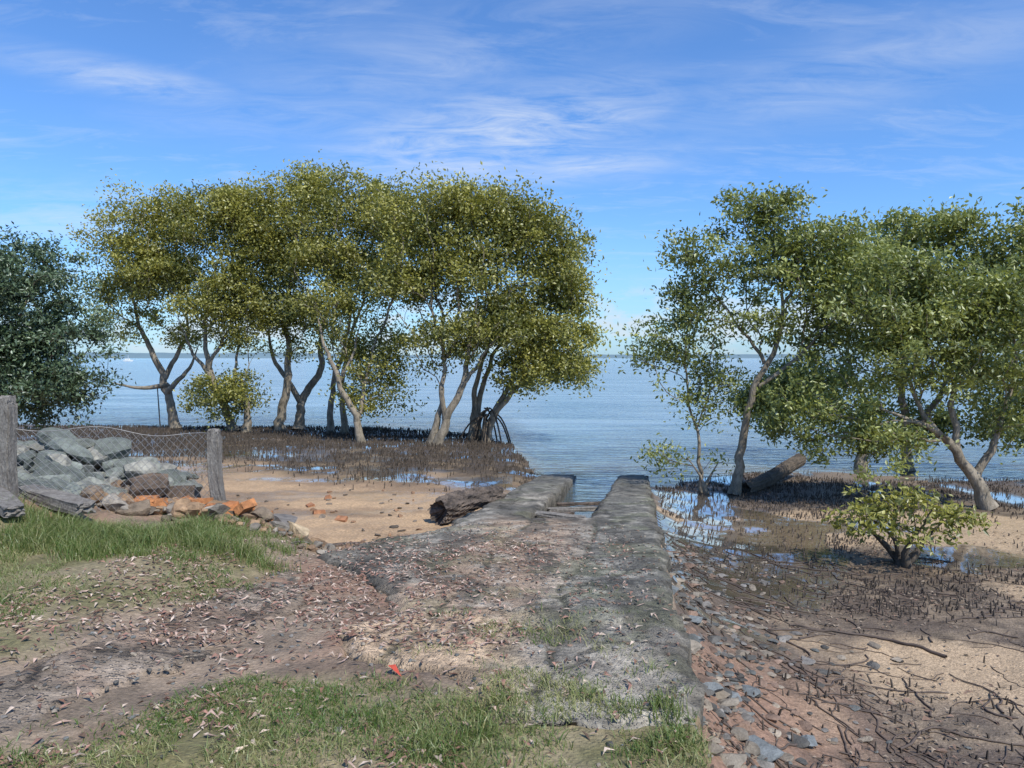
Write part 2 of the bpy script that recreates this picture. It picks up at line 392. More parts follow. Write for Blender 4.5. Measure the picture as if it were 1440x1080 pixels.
for i in range(720):
    y=3.0+rng.random()**1.5*7.0;x=float(XR(y))+.02+abs(rng.normal())*(1.6 if y<5 else .7)
    ps.append(rock((x,y,float(H(x,y))+.008),rng.uniform(.018,.065)*(1 if rng.random()<.82 else 1.7),sl[rng.integers(5)],.42))
for x,y,s in [(1.42,4.1,.15),(1.25,4.6,.12),(1.6,3.6,.13),(1.2,3.55,.16),(1.35,5.4,.12),(1.55,6.1,.13),(1.9,4.6,.1),(1.45,6.6,.14),(2.3,3.9,.12),(2.0,4.2,.09),(1.7,5.1,.1),(1.5,4.85,.09)]:
    ps.append(rock((x,y,float(H(x,y))+.03),s,(.17,.185,.185),.38))
for i in range(12):
    y=3.2+rng.random()*5;x=float(XR(y))+rng.uniform(.0,.35);ps.append(rock((x,y,float(H(x,y))+.02),rng.uniform(.06,.12),(.22,.19,.15),.6))
V,F,c=join(ps);mk('slate_stones',V,F,M_rock,False,{'col':c})
ps=[]
for i in range(2900):
    y=2.9+rng.random()*6.8;x=rng.uniform(-2.9,1.6)
    if x>XR(y)-.05 or (grassmask(np.array(x),np.array(y))>.6 and rng.random()<.8): continue
    ps.append(rock((x,y,float(surf(x,y))+.004),rng.uniform(.006,.024),sl[rng.integers(5)],.7))
V,F,c=join(ps);mk('gravel',V,F,M_rock,False,{'col':c})
# ---------------------------------------------------------------- tubes
def tube(P,r,k=6):
    P=np.asarray(P,float);r=np.asarray(r,float);n=len(P)
    T=np.gradient(P,axis=0);T/=np.linalg.norm(T,axis=1)[:,None]+1e-9
    ref=np.array([.31,.95,.05]) if abs(T[:,2]).mean()>.6 else np.array([.02,.05,1.])
    A=np.cross(T,ref);A/=np.linalg.norm(A,axis=1)[:,None]+1e-9;B=np.cross(T,A)
    a=np.linspace(0,2*np.pi,k,endpoint=False)
    V=P[:,None,:]+r[:,None,None]*(np.cos(a)[None,:,None]*A[:,None,:]+np.sin(a)[None,:,None]*B[:,None,:])
    i=(np.arange(n-1)[:,None]*k+np.arange(k)[None,:]).ravel()
    j=(np.arange(n-1)[:,None]*k+(np.arange(k)[None,:]+1)%k).ravel()
    return V.reshape(-1,3),np.stack([i,j,j+k,i+k],1)
def jointubes(ts):
    V=[];F=[];o=0
    for v,f in ts: V.append(v);F.append(f+o);o+=len(v)
    return np.concatenate(V),np.concatenate(F)
# ---------------------------------------------------------------- leaves
def unit(v): return v/(np.linalg.norm(v,axis=1)[:,None]+1e-9)
def leafmesh(c,L,W,rr,up=.5):
    n=len(c);d=unit(rr.normal(size=(n,3)))
    nn=rr.normal(size=(n,3));nn[:,2]+=up*2;s=unit(np.cross(d,nn));nrm=np.cross(s,d)
    L=L*rr.uniform(.7,1.25,n)[:,None];W=W*rr.uniform(.7,1.2,n)[:,None]
    V=np.stack([c,c+d*L*.45+s*W*.5+nrm*L*.06,c+d*L,c+d*L*.45-s*W*.5+nrm*L*.06],1).reshape(-1,3)
    return V,np.arange(4*n).reshape(n,4)
def sample_crown(ells,n,rr,low=.5,seed=0,cut=.44,fq=.75):
    w=np.array([e[3]*e[5]*(e[6] if len(e)>6 else 1) for e in ells]);w/=w.sum()
    k=rr.choice(len(ells),n*6,p=w);E=np.array([e[:6] for e in ells])[k]
    d=unit(rr.normal(size=(n*6,3)));keep=(d[:,2]>-.35)|(rr.random(n*6)<low)
    r=rr.random(n*6)**.42*(1+.14*rr.normal(size=n*6).clip(-1,1.5))
    P=E[:,:3]+d*E[:,3:6]*r[:,None]
    g=fbm(P[:,0]*fq+P[:,1]*.35,P[:,2]*fq*1.2+P[:,1]*.2,2,seed+.5)
    keep&=(g>cut)|(rr.random(n*6)<.15)
    return P[keep][:n]
def make_tree(name,stems,ells,ntips,nleaf,L,W,sigma,seed,mleaf,mbark,r0=.12,tipr=.006,minh=1.5,kpath=.3,low=.5,up=.5,cut=.40,fq=.75):
    rr=np.random.default_rng(seed)
    N=[];par=[];pl=[];sr=[];ok=[]
    for st in stems:
        st=np.array(st,float)
        rb=r0
        d=np.linalg.norm(np.diff(st,axis=0),axis=1);cum=np.concatenate([[0],np.cumsum(d)]);m=max(4,int(cum[-1]/.2))
        tt=np.linspace(0,cum[-1],m)
        P=np.stack([np.interp(tt,cum,st[:,i]) for i in range(3)],1)
        for _ in range(3): P[1:-1]=(P[:-2]+2*P[1:-1]+P[2:])/4
        wl_=np.cumsum(rr.normal(size=(m,3))*.035,0);wl_-=np.linspace(0,1,m)[:,None]*wl_[-1];P+=wl_*np.array([1,1,.3])
        start=-1;base=0
        if N:
            A=np.array(N);q=np.linalg.norm(A-P[0],axis=1);j=int(q.argmin())
            if q[j]<.4 and P[0][2]>.5: start=j;base=pl[j];rb=sr[j]*.75
        for i in range(m):
            par.append(start if i==0 else len(N)-1);N.append(P[i]);pl.append(base+tt[i])
            f=i/(m-1);sr.append(max(.012,rb*(1-.93*f**1.2))*(1+.5*math.exp(-tt[i]*3.5) if start<0 else 1));ok.append(P[i][2]>minh or (start>=0))
    T=sample_crown(ells,ntips,rr,low,seed,cut,fq)
    A=np.array([N[i] for i in range(len(N)) if ok[i]])
    dmin=np.array([np.linalg.norm(A-t,axis=1).min() for t in T]);T=T[np.argsort(dmin)]
    cap=60000;NA=np.zeros((cap,3));PL=np.zeros(cap);OK=np.zeros(cap,bool);n=len(N)
    NA[:n]=N;PL[:n]=pl;OK[:n]=ok
    for t in T:
        dd=np.linalg.norm(NA[:n]-t,axis=1)
        pen=np.maximum(0,NA[:n,2]-t[2])*.5
        cost=dd+kpath*PL[:n]+pen+np.where(OK[:n],0,1e6);j=int(cost.argmin());D=dd[j]
        m=max(2,int(D/.22));p0=NA[j];pd=p0-NA[par[j]] if par[j]>=0 else np.array([0,0,1.])
        pd=pd/(np.linalg.norm(pd)+1e-9)
        ctrl=p0+pd*D*.25+(t-p0)*.3+np.array([0,0,.12*D])*rr.uniform(-.3,1.2)+rr.normal(size=3)*.09*D
        u=(np.arange(1,m+1)/m)[:,None]
        Q=(1-u)**2*p0+2*u*(1-u)*ctrl+u*u*t
        Q[:-1]+=rr.normal(size=(m-1,3))*.024
        for i in range(m):
            par.append(j if i==0 else n-1);NA[n]=Q[i];PL[n]=PL[j]+D/m if i==0 else PL[n-1]+D/m;OK[n]=True;n+=1
    par=np.array(par);acc=np.zeros(n)
    ch=[[] for _ in range(n)]
    for i in range(n):
        if par[i]>=0: ch[par[i]].append(i)
    e=2.25
    for i in range(n-1,-1,-1):
        if not ch[i]: acc[i]=tipr**e
        if par[i]>=0: acc[par[i]]+=acc[i]
    r=acc**(1/e);ns=len(sr);r[:ns]=np.maximum(r[:ns]*.8,sr)
    ts=[]
    starts=[i for i in range(n) if par[i]<0]
    while starts:
        i=starts.pop()
        pts=[];rad=[]
        if par[i]>=0: pts.append(NA[par[i]]);rad.append(min(r[i]*1.15,r[par[i]]))
        while True:
            pts.append(NA[i]);rad.append(r[i])
            if not ch[i]: break
            b=max(ch[i],key=lambda c:(acc[c]))
            starts+= [c for c in ch[i] if c!=b];i=b
        if len(pts)<2: continue
        ts.append(tube(pts,rad,9 if rad[0]>.05 else 4))
    V,F=jointubes(ts)
    root=empty(name)
    mk('trunk_and_limbs',V,F,mbark,True,parent=root)
    nt=len(T);cl=np.repeat(T,nleaf,0);clv=np.repeat(rr.normal(size=nt)*.17,nleaf)
    off=rr.normal(size=cl.shape)*sigma*np.array([1,1,.62])*np.repeat(rr.uniform(.5,1.25,nt),nleaf)[:,None]
    c=cl+off
    V,F=leafmesh(c,L,W,rr,up)
    zt=T[:,2].max();zb=T[:,2].min()
    big=(fbm(c[:,0]*.5,c[:,2]*.5+c[:,1]*.3,2,seed+2)-.5)*.5
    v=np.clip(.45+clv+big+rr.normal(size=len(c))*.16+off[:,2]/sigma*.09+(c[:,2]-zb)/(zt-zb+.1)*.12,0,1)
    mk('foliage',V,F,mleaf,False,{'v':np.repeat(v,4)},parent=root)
    return root
def E(x,y,z,rx,rz,ry=1.7,w=1.): return (x,y,z,rx,ry,rz,w)
back=dict(L=.135,W=.072,sigma=.33,mleaf=M_mang,mbark=M_bark,kpath=.6,tipr=.0095)
make_tree('mangrove_tree',[[(-14.1,30.5,0),(-14.2,30.4,1.1),(-14.4,30.4,2.2),(-15.3,30.2,4.3),(-15.6,30,6.3)],[(-14.4,30.4,2.2),(-13.6,30.6,4.0),(-13.4,30.3,6)],[(-14.3,30.4,1.9),(-15.2,30.,1.7),(-16.3,29.6,2.0)],[(-14.3,30.4,1.6),(-13.4,30.2,2.4),(-12.9,30.2,3.6)]],
 [E(-15.4,30,7.0,2.0,1.9),E(-14.0,30,8.7,2.4,1.2),E(-14.,30,6.,2.1,1.5),E(-16.9,30,5.8,1.2,1.2),E(-15.6,30,4.4,1.3,.8,1.2,.5),E(-13.2,30,4.0,1.2,.9,1.2,.6)],290,115,seed=1,r0=.19,minh=2.0,low=.5,**back)
make_tree('mangrove_tree',[[(-11,29,0),(-11.4,29,1.1),(-12,29,2.5),(-12.2,29.1,4.2),(-11.9,29.2,6)],[(-12,29,2.5),(-11.2,29,4.2),(-10.9,29,5.6)],[(-10.4,28.6,0),(-10.3,28.5,1.3),(-10.6,28.4,2.2)],[(-11.8,29,2.),(-12.8,29,3.4),(-13.2,29,4.6)]],
 [E(-11.8,29.3,7.6,2.3,2.1),E(-11.5,29.,5.2,1.9,1.5,1.5),E(-10.6,29.2,3.6,1.0,.8,1,.5),E(-11.3,28.6,1.4,1.6,.9,1.0,.8),E(-11.,29.5,9.0,1.8,.9,1.3)],300,115,seed=2,r0=.17,minh=.9,low=.5,**back)
make_tree('mangrove_tree',[[(-9.4,29.4,0),(-9.3,29.4,1.4),(-9,29.5,3.1),(-9.1,29.6,5.1),(-8.7,29.6,7)],[(-8.8,30,0),(-8.7,30,1.4),(-7.9,30,2.5),(-7.8,30,4.5),(-7.2,30,6.5)],[(-8.75,30,1.2),(-9.6,30,3),(-10,30,5.1)]],
 [E(-8.9,29.7,8.8,2.4,1.6),E(-9.2,29.7,6.7,2.5,1.6),E(-8.3,29.6,9.7,1.3,.9),E(-9.3,29.3,4.7,1.6,.9,1.2,.8),E(-7.7,29.6,5.0,1.3,1.0,1.2,.7),E(-8.5,29.6,3.3,1.2,.6,1,.3)],340,115,seed=3,r0=.19,minh=2.3,low=.5,**back)
make_tree('mangrove_tree',[[(-5.07,24.6,0),(-5.2,24.6,.95),(-5.8,24.7,1.9),(-6.1,24.8,2.85),(-6.7,25.2,3.7),(-6.9,25.6,5)],[(-7.2,29,0),(-7,29,2),(-6.3,28.6,4.5),(-6.2,28.4,6.5)],[(-6.4,28,0),(-6.5,28,2.5),(-5.7,28,5)],[(-5.2,24.6,.95),(-5.0,25,2.2),(-4.8,25.5,3.4)],[(-5.9,24.8,2.1),(-5.4,25,3.2),(-5.3,25.6,4.6)]],
 [E(-6.3,28.3,8.3,2.4,1.7),E(-6.5,27.8,6.1,2.4,1.6),E(-5.1,26,3.1,1.5,1.5,1.3,.9),E(-4.3,28,8.0,2.0,1.6),E(-4.6,27.3,5.5,1.7,1.4),E(-6.8,25.6,5.0,1.3,1.,1.1,.8),E(-5.0,25.5,1.7,1.3,.8,.9,.8)],380,110,seed=4,r0=.13,minh=1.1,low=.55,**back)
make_tree('mangrove_tree',[[(-2.5,24,0),(-2.1,24,1.2),(-1.5,24.2,2.4),(-1.3,24.5,3.8),(-.5,25,5.4)],[(-2.2,24,1.),(-2.15,24.2,3.1),(-2.7,24.5,4.7)],[(-2.75,24.3,0),(-2.45,24.3,1.3),(-2.2,24.4,2.6)],[(-1.7,24.1,1.9),(-.9,24.1,3),(-.3,24.2,4)]],
 [E(-2.6,25,7.7,2.1,1.4),E(-3.1,25,5.7,1.7,1.5),E(-1,25,5.8,2.0,1.5),E(-.6,25.2,7.9,1.8,1.0),E(-1.0,24.,3.7,1.7,1.0,1.3,.9),E(-2.9,24.4,3.3,1.3,1.1,1,.6)],330,115,seed=5,r0=.15,minh=1.8,low=.6,**back)
make_tree('mangrove_tree',[[(-1.5,26,0),(-1.4,26,1.6),(-.8,26,3.6),(0,26,5)],[(-.95,25.8,0),(-.7,25.8,1.1),(0.1,25.7,1.9),(1,25.6,2.5),(1.8,25.6,3.3)],[(-1.2,26.3,0),(-1.1,26.4,1.5),(-.6,26.5,3.2),(.6,26.3,5)],[(-.9,25.8,0),(-.5,25.9,1.4),(.2,26,2.6),(.7,26,4.2)]],
 [E(1.0,25.8,6.2,1.7,1.7),E(.2,25.8,7.5,1.6,1.1),E(1.3,25.6,4.0,1.6,1.6),E(-.4,25.6,4.4,1.5,1.2),E(1.0,25.3,2.6,1.8,.8,1.2,1.),E(1.9,25.5,4.8,.9,1.2,1)],370,115,seed=6,r0=.13,minh=1.4,low=.8,**back)
ts=[]
for i in range(18):
    a=rng.uniform(0,6.28);x0,y0=(-.8+rng.normal()*.12,25.8+rng.normal()*.1);rr_=rng.uniform(.4,1.0);u=np.linspace(0,1,8)
    ts.append(tube(np.stack([x0+np.cos(a)*rr_*u,y0+np.sin(a)*rr_*u,(.8+rng.random()*.5)*(1-u**2.2)-.02],1),np.full(8,.03),5))
V,F=jointubes(ts);mk('mangrove_prop_roots',V,F,M_barkd,True)
nearp=dict(L=.11,W=.05,sigma=.20,mleaf=M_mang2,mbark=M_bark,kpath=.5,fq=1.2)
make_tree('mangrove_sapling',[[(4.12,15.8,.05),(4.1,15.8,.8),(4.0,15.8,1.7),(3.8,15.8,2.6),(3.75,15.8,3.3)],[(4.0,15.8,1.5),(4.3,15.8,2.3)],[(4.2,15.6,.05),(4.0,15.5,.6),(3.7,15.4,.9)],[(4.1,15.9,.05),(4.5,15.9,.7)]],
 [E(3.5,15.8,3.1,1.0,.9,.7),E(4.2,15.8,2.4,.8,.8,.6),E(3.3,15.6,.8,.5,.4,.4,.5),E(4.55,15.8,.7,.4,.35,.4,.6),E(4.1,15.9,3.8,.7,.4,.6)],145,34,seed=11,r0=.045,tipr=.0055,minh=.5,low=.8,cut=.36,**nearp)
make_tree('mangrove_tree',[[(4.75,15.5,.05),(4.85,15.5,.6),(4.9,15.5,1.25),(5.2,15.5,2.45),(5.65,15.5,3.5),(5.6,15.5,4.6),(5.5,15.5,5.6)],[(5.2,15.5,2.4),(5.75,15.4,2.85),(6.3,15.3,3.4),(7.1,15.3,4.2)],[(5.4,15.5,2.9),(4.8,15.6,3.6),(4.3,15.6,4.4)],[(6.0,15.35,3.1),(6.3,15.5,4.4)]],
 [E(5.4,15.5,6.0,1.0,.6,.8),E(4.25,15.5,5.15,1.1,.55,.8),E(5.6,15.5,4.8,1.2,.7,.9,.9),E(6.5,15.5,5.3,1.,.65,.8),E(6.9,15.4,4.2,.95,.8,.8),E(3.9,15.5,4.2,.75,.5,.6,.7),E(5.1,15.4,3.7,.9,.5,.7,.5),E(6.3,15.4,3.4,.9,.5,.7,.7)],285,80,seed=12,r0=.1,tipr=.0065,minh=2.2,low=.5,cut=.44,**nearp)
make_tree('mangrove_tree',[[(9.06,14,.1),(8.9,14,.55),(8.6,14,1.0),(8.2,13.9,1.55),(7.5,13.8,1.8),(6.8,13.8,2.1)],[(8.6,14,1.0),(8.4,14,2.2),(8.7,14.1,3.4),(8.4,14.1,4.4)],[(8.2,13.9,1.5),(7.6,14,2.6),(7.1,14.2,3.6)],[(8.9,14,.6),(9.5,14,1.8),(9.6,14,3.2)]],
 [E(6.95,13.9,3.3,1.2,1.0,1.0),E(8.3,14,3.8,1.2,1.0,1.0),E(7.35,14.1,4.4,1.0,.7,.9),E(9.5,14,3.5,1.2,1.3,1.),E(6.1,14.4,1.8,1.05,.8,.8,1.4),E(6.8,13.7,1.5,1.0,.7,.7,1.3),E(9.5,14,1.7,.7,.9,.8,.4),E(8.4,13.6,2.7,1.2,.5,.8,.5),E(7.2,13.6,2.2,1.0,.5,.8,.8)],420,80,seed=13,r0=.125,tipr=.007,minh=1.0,low=.6,cut=.43,**nearp)
mid=dict(L=.13,W=.066,sigma=.28,mleaf=M_mang2,mbark=M_bark,kpath=.5)
make_tree('mangrove_tree',[[(10.6,19.5,-.1),(10.7,19.5,1.2),(10.4,19.5,2.8),(10.8,19.5,4.4)],[(10.8,19.5,.9),(11.5,19.5,2.3),(12,19.5,4)],[(9.6,20,-.1),(9.7,20,1.5),(9.2,20,3.2)]],
 [E(11.2,19.5,6.0,1.5,1.0,1.5),E(9.8,19.7,5.2,1.4,1.1,1.5),E(12,19.3,4.4,1.6,1.3,1.5),E(10.4,19.7,2.8,1.6,1.3,1.4),E(9.0,21,2.2,1.2,1.4,1.2),E(8.0,22,2.0,1.1,1.4,1.),E(10.4,20,1.2,1.8,.6,1.2,.9)],380,115,seed=14,r0=.14,minh=.8,low=.7,**mid)
make_tree('mangrove_tree',[[(13.2,18,-.1),(13.1,18,1.3),(13.5,18,3),(13.2,18,4.8)],[(13.1,18,1.2),(12.4,18,2.3),(12.1,18,3.4)]],
 [E(13.4,18.3,5.5,1.6,1.2,1.5),E(13.3,18,3.4,1.6,1.4,1.4),E(14.9,18.5,4.2,1.5,1.6,1.5),E(12.2,17.8,2.2,1.2,1.0,1),E(14.2,18,1.6,1.4,1.1,1.2),E(11.8,18,1.2,1.3,.7,1,.8)],310,115,seed=15,r0=.14,minh=.8,low=.7,**mid)
make_tree('mangrove_shrub',[[(5.25,9.7,.18),(5.27,9.7,.4),(5.0,9.7,.7)],[(5.3,9.75,.18),(5.45,9.7,.45),(5.7,9.7,.75)],[(5.25,9.65,.2),(5.2,9.5,.5),(5.35,9.4,.85)],[(5.28,9.8,.2),(5.1,9.9,.5),(4.7,9.9,.8)]],
 [E(4.75,9.7,.9,.45,.3,.45),E(5.35,9.6,1.0,.45,.3,.5),E(5.8,9.7,.88,.38,.3,.4),E(5.2,9.6,.65,.65,.15,.5,.6)],75,20,L=.10,W=.048,sigma=.09,seed=16,mleaf=M_mang,mbark=M_barkd,r0=.05,tipr=.005,minh=.3,low=.5,cut=.3)
make_tree('evergreen_tree',[[(-10.8,15,.3),(-10.7,15,1.6),(-10.3,15,3),(-10,15,4)],[(-10.7,15,1.5),(-9.8,15,2.5),(-9.3,15,3.2)],[(-10.7,15,1.6),(-11.6,15,3)]],
 [E(-10.0,15,4.5,1.15,1.0,1.2),E(-9.2,15,3.4,.9,.9,1),E(-10.2,14.8,3.0,1.4,1.1,1.3),E(-8.95,15,2.5,.6,.6,.6),E(-11.6,15,3.8,1.6,1.7,1.5),E(-9.6,14.8,2.2,1.0,.55,.9)],430,125,L=.10,W=.044,sigma=.17,seed=17,mleaf=M_dark,mbark=M_barkd,r0=.15,minh=1.,low=.7,cut=.34,fq=1.2)
# ---------------------------------------------------------------- fallen trunk & logs
def logobj(name,a,b,ra,rb,mat,seed,knob=.12,k=48,m=50):
    rr=np.random.default_rng(seed);a=np.array(a,float);b=np.array(b,float)
    T=(b-a)/np.linalg.norm(b-a);A=np.cross(T,[0,0,1.]);A/=np.linalg.norm(A);B=np.cross(A,T)
    u=np.linspace(0,1,m);th=np.linspace(0,2*np.pi,k,endpoint=False)
    U,TH=np.meshgrid(u,th,indexing='ij')
    nz=fbm(np.cos(TH)*2.2+U*1.5+5,np.sin(TH)*2.2+seed,4,seed)-.5
    rg=np.abs(fbm(np.cos(TH)*4+9+U*3,np.sin(TH)*4+U*7,4,seed+3)-.5)*2
    Rr=lerp(ra,rb,U)*(1+knob*2.8*nz-knob*2.4*rg)
    bend=np.array([0,0,1.])[None,None,:]*(np.sin(U*5+seed)*.03)[...,None]
    P=a+(b-a)*U[...,None]+bend+Rr[...,None]*(np.cos(TH)[...,None]*A+np.sin(TH)[...,None]*B)
    P+=T*((fbm(TH*3,U*0,3,seed+7)-.5)*.2)[...,None]*np.where((U==0)|(U==1),1,0)[...,None]
    V=[P.reshape(-1,3)]
    i=(np.arange(m-1)[:,None]*k+np.arange(k)[None,:]).ravel();j=(np.arange(m-1)[:,None]*k+(np.arange(k)[None,:]+1)%k).ravel()
    F=[np.stack([i,j,j+k,i+k],1)]
    o=m*k
    for q,(cen,s) in enumerate([(a,1),(b,-1)]):
        base=0 if q==0 else (m-1)*k
        inner=(P[0 if q==0 else -1]-cen)*.6+cen+T*.10*s+rr.normal(size=(k,3))*.015
        V.append(inner);V.append((cen+T*.16*s)[None,:])
        jj=np.arange(k);kk=(jj+1)%k
        F.append(np.stack([base+jj,o+jj,o+kk,base+kk],1));F.append(np.stack([o+jj,np.full(k,o+k),o+kk],1));o+=k+1
    return mk(name,np.concatenate(V),F,mat,False)
logobj('driftwood_log',(-1.2,11.85,.51),(-.25,12.75,.60),.235,.185,M_log,5,.18)
logobj('fallen_trunk',(5.0,15.6,.16),(7.2,18.2,.42),.15,.17,M_barkd,9)
def plank(name,c,l,w,h,az,tilt=0,mat=M_post,seed=0):
    bm=bmesh.new();bmesh.ops.create_cube(bm,size=1)
    bmesh.ops.subdivide_edges(bm,edges=bm.edges[:],cuts=5,use_grid_fill=True)
    rr=random.Random(seed)
    for v in bm.verts:
        v.co.x*=l;v.co.y*=w*(1+.12*math.sin(v.co.x*4+seed));v.co.z*=h
        v.co+=Vector((rr.uniform(-1,1)*.015*(1 if abs(v.co.x)<l*.49 else 2),rr.uniform(-1,1)*.006,rr.uniform(-1,1)*.006))
    me=bpy.data.meshes.new(name);bm.to_mesh(me);bm.free();me.materials.append(mat)
    ob=bpy.data.objects.new(name,me);scene.collection.objects.link(ob);ob.location=(c[0],c[1],float(H(c[0],c[1]))+c[2]);ob.rotation_euler=(0,tilt,az);return ob
plank('timber_sleeper',(-4.75,7.55,.10),1.0,.2,.12,-.45,.1,seed=1)
plank('timber_sleeper',(-4.95,7.05,.08),.9,.18,.1,-.75,.08,seed=2)
plank('driftwood_plank',(.70,11.1,.22),.85,.14,.05,-.25,.05,seed=3)
plank('driftwood_plank',(1.05,12.6,.25),1.0,.12,.06,.5,.08,seed=4)
plank('driftwood_plank',(.80,11.9,.24),.8,.09,.06,1.0,.12,M_log,seed=5)
plank('driftwood_plank',(1.3,13.8,.2),.9,.10,.05,.15,.0,M_log,seed=6)
plank('driftwood_plank',(.9,11.5,.2),.7,.10,.05,-.7,.1,M_log,seed=9)
plank('driftwood_plank',(-2.6,10.4,.02),.8,.09,.04,.3,.0,M_log,seed=7)
plank('driftwood_plank',(-4.4,10.6,.03),.7,.1,.05,-.4,.0,M_post,seed=8)
# ---------------------------------------------------------------- fence
fence=empty('chain_link_fence')
def post(x,y,zt,w,lean,seed):
    zb=float(H(x,y))-.1;bm=bmesh.new();bmesh.ops.create_cube(bm,size=1)
    bmesh.ops.bevel(bm,geom=bm.edges[:],offset=.07,segments=2,affect='EDGES')
    bmesh.ops.subdivide_edges(bm,edges=bm.edges[:],cuts=4,use_grid_fill=True)
    rr=random.Random(seed);h=zt-zb
    for v in bm.verts:
        f=v.co.z+.5;v.co.x=v.co.x*w+lean*f+.012*math.sin(f*7+seed);v.co.y*=w*.9
        v.co.z=v.co.z*h+h/2
        if f>.9: v.co.z+= rr.uniform(-.025,.015)
        v.co.x+=rr.uniform(-.004,.004);v.co.y+=rr.uniform(-.004,.004)
    me=bpy.data.meshes.new('post');bm.to_mesh(me);bm.free();me.materials.append(M_post)
    ob=bpy.data.objects.new('post',me);scene.collection.objects.link(ob);ob.location=(x,y,zb);ob.parent=fence
post(-3.42,8.5,2.16,.135,-.07,1);post(-5.22,7.5,2.60,.17,.0,2);post(-6.9,6.5,2.7,.17,.02,3)
def netting(p0,p1,z0,z1,sagm,seed):
    p0=np.array(p0);p1=np.array(p1);Ln=np.linalg.norm(p1-p0);hgt=.85;ts=[];pit=.085
    nrm=np.array([-(p1-p0)[1],(p1-p0)[0]])/Ln
    def pos(u,f):
        u=np.clip(u,0,1);xy=p0+(p1-p0)*u[:,None]
        sg=np.sin(np.pi*u)
        top=lerp(z0,z1,u)-sagm*sg-.05*np.sin(u*9+seed)*sg
        bot=H(xy[:,0],xy[:,1])-.02
        z=bot+(top-bot)*f
        off=(.18*sg*f+.07*np.sin(u*13+f*3)*f)
        xy=xy+nrm[None,:]*off[:,None]
        return np.stack([xy[:,0],xy[:,1],z],1)
    n=int(Ln/pit)
    for s in (1,-1):
        for i in range(-int(hgt/pit)-1,n+int(hgt/pit)+1):
            f=np.linspace(0,1,16);u=(i*pit+s*f*hgt*.95)/Ln
            m=(u>=0)&(u<=1)
            if m.sum()<2: continue
            ts.append(tube(pos(u[m],f[m]),np.full(m.sum(),.0026),3))
    u=np.linspace(0,1,20);ts.append(tube(pos(u,np.ones(20)),np.full(20,.004),4))
    V,F=jointubes(ts);mk('netting',V,F,M_wire,False,parent=fence)
netting((-5.2,7.5),(-3.48,8.5),2.28,2.12,.03,1);netting((-6.9,6.5),(-5.25,7.5),2.4,2.35,.05,2)
# ---------------------------------------------------------------- grass
def blades(name,x,y,h,w,v,lean=.5,rr=rng):
    n=len(x);z=surf(x,y)-.005;a=rr.uniform(0,6.28,n);b=rr.uniform(0,6.28,n)
    s=np.stack([np.cos(a),np.sin(a),0*a],1)*w[:,None]*.5
    d=np.stack([np.cos(b),np.sin(b),0*b],1)*(h*lean*rr.uniform(.2,1.4,n))[:,None]
    p=np.stack([x,y,z],1);up=np.array([0,0,1.])[None,:]*h[:,None]
    m=p+up*.6+d*.35;t=p+up*rr.uniform(.75,1,n)[:,None]+d
    V=np.stack([p-s,p+s,m+s*.7,m-s*.7,t],1).reshape(-1,3)
    i=np.arange(n)*5
    return mk(name,V,[np.stack([i,i+1,i+2,i+3],1),np.stack([i+3,i+2,i+4],1)],M_grass,False,{'v':np.repeat(v,5)})
n=270000;x=rng.uniform(-7.5,1.0,n);y=2.3+rng.random(n)**1.15*6.0
gm=grassmask(x,y);dn=fbm(x*2.2,y*2.2,4,91)
k=rng.random(n)<gm*sm(.34,.58,dn)*(.55+.6*sm(5.5,3.5,y));x=x[k];y=y[k]
hh=(.018+.04*rng.random(len(x)))*(.5+1.1*fbm(x*1.5,y*1.5,3,92))
dry=np.clip((fbm(x*1.7,y*1.7,4,93)-.33)*2.2+rng.normal(size=len(x))*.28,0,1)
blades('grass',x,y,hh,rng.uniform(.003,.007,len(x)),dry,1.4)
cx=[];cy=[];ch_=[]
for i in range(75):
    px,py=rng.normal(-3.55,.5),rng.normal(6.6,.3)
    m=rng.integers(90,190);cx.append(px+rng.normal(size=m)*.09);cy.append(py+rng.normal(size=m)*.09);ch_.append(rng.uniform(.07,.25)*rng.uniform(.5,1.1,m))
for i in range(60):
    px,py=rng.uniform(-5.6,-2.4),rng.uniform(5.8,7.6)
    m=rng.integers(40,100);cx.append(px+rng.normal(size=m)*.06);cy.append(py+rng.normal(size=m)*.06);ch_.append(rng.uniform(.05,.12)*rng.uniform(.5,1.1,m))
for i in range(26):
    px,py=rng.uniform(-3.4,-2.2),rng.uniform(7.2,8.0)
    m=rng.integers(30,70);cx.append(px+rng.normal(size=m)*.05);cy.append(py+rng.normal(size=m)*.05);ch_.append(rng.uniform(.05,.12)*rng.uniform(.5,1.1,m))
for i in range(22):
    px,py=rng.uniform(-.6,.8),rng.uniform(3.0,3.6)
    if i<4: px,py=(-.33+rng.normal()*.05,3.05)
    m=rng.integers(40,90);cx.append(px+rng.normal(size=m)*.05);cy.append(py+rng.normal(size=m)*.05);ch_.append(rng.uniform(.05,.10)*rng.uniform(.5,1.1,m))
cx=np.concatenate(cx);cy=np.concatenate(cy);ch_=np.concatenate(ch_)
blades('tall_grass',cx,cy,ch_,rng.uniform(.004,.008,len(cx)),np.clip(rng.normal(size=len(cx))*.25+.3,0,1),.8)
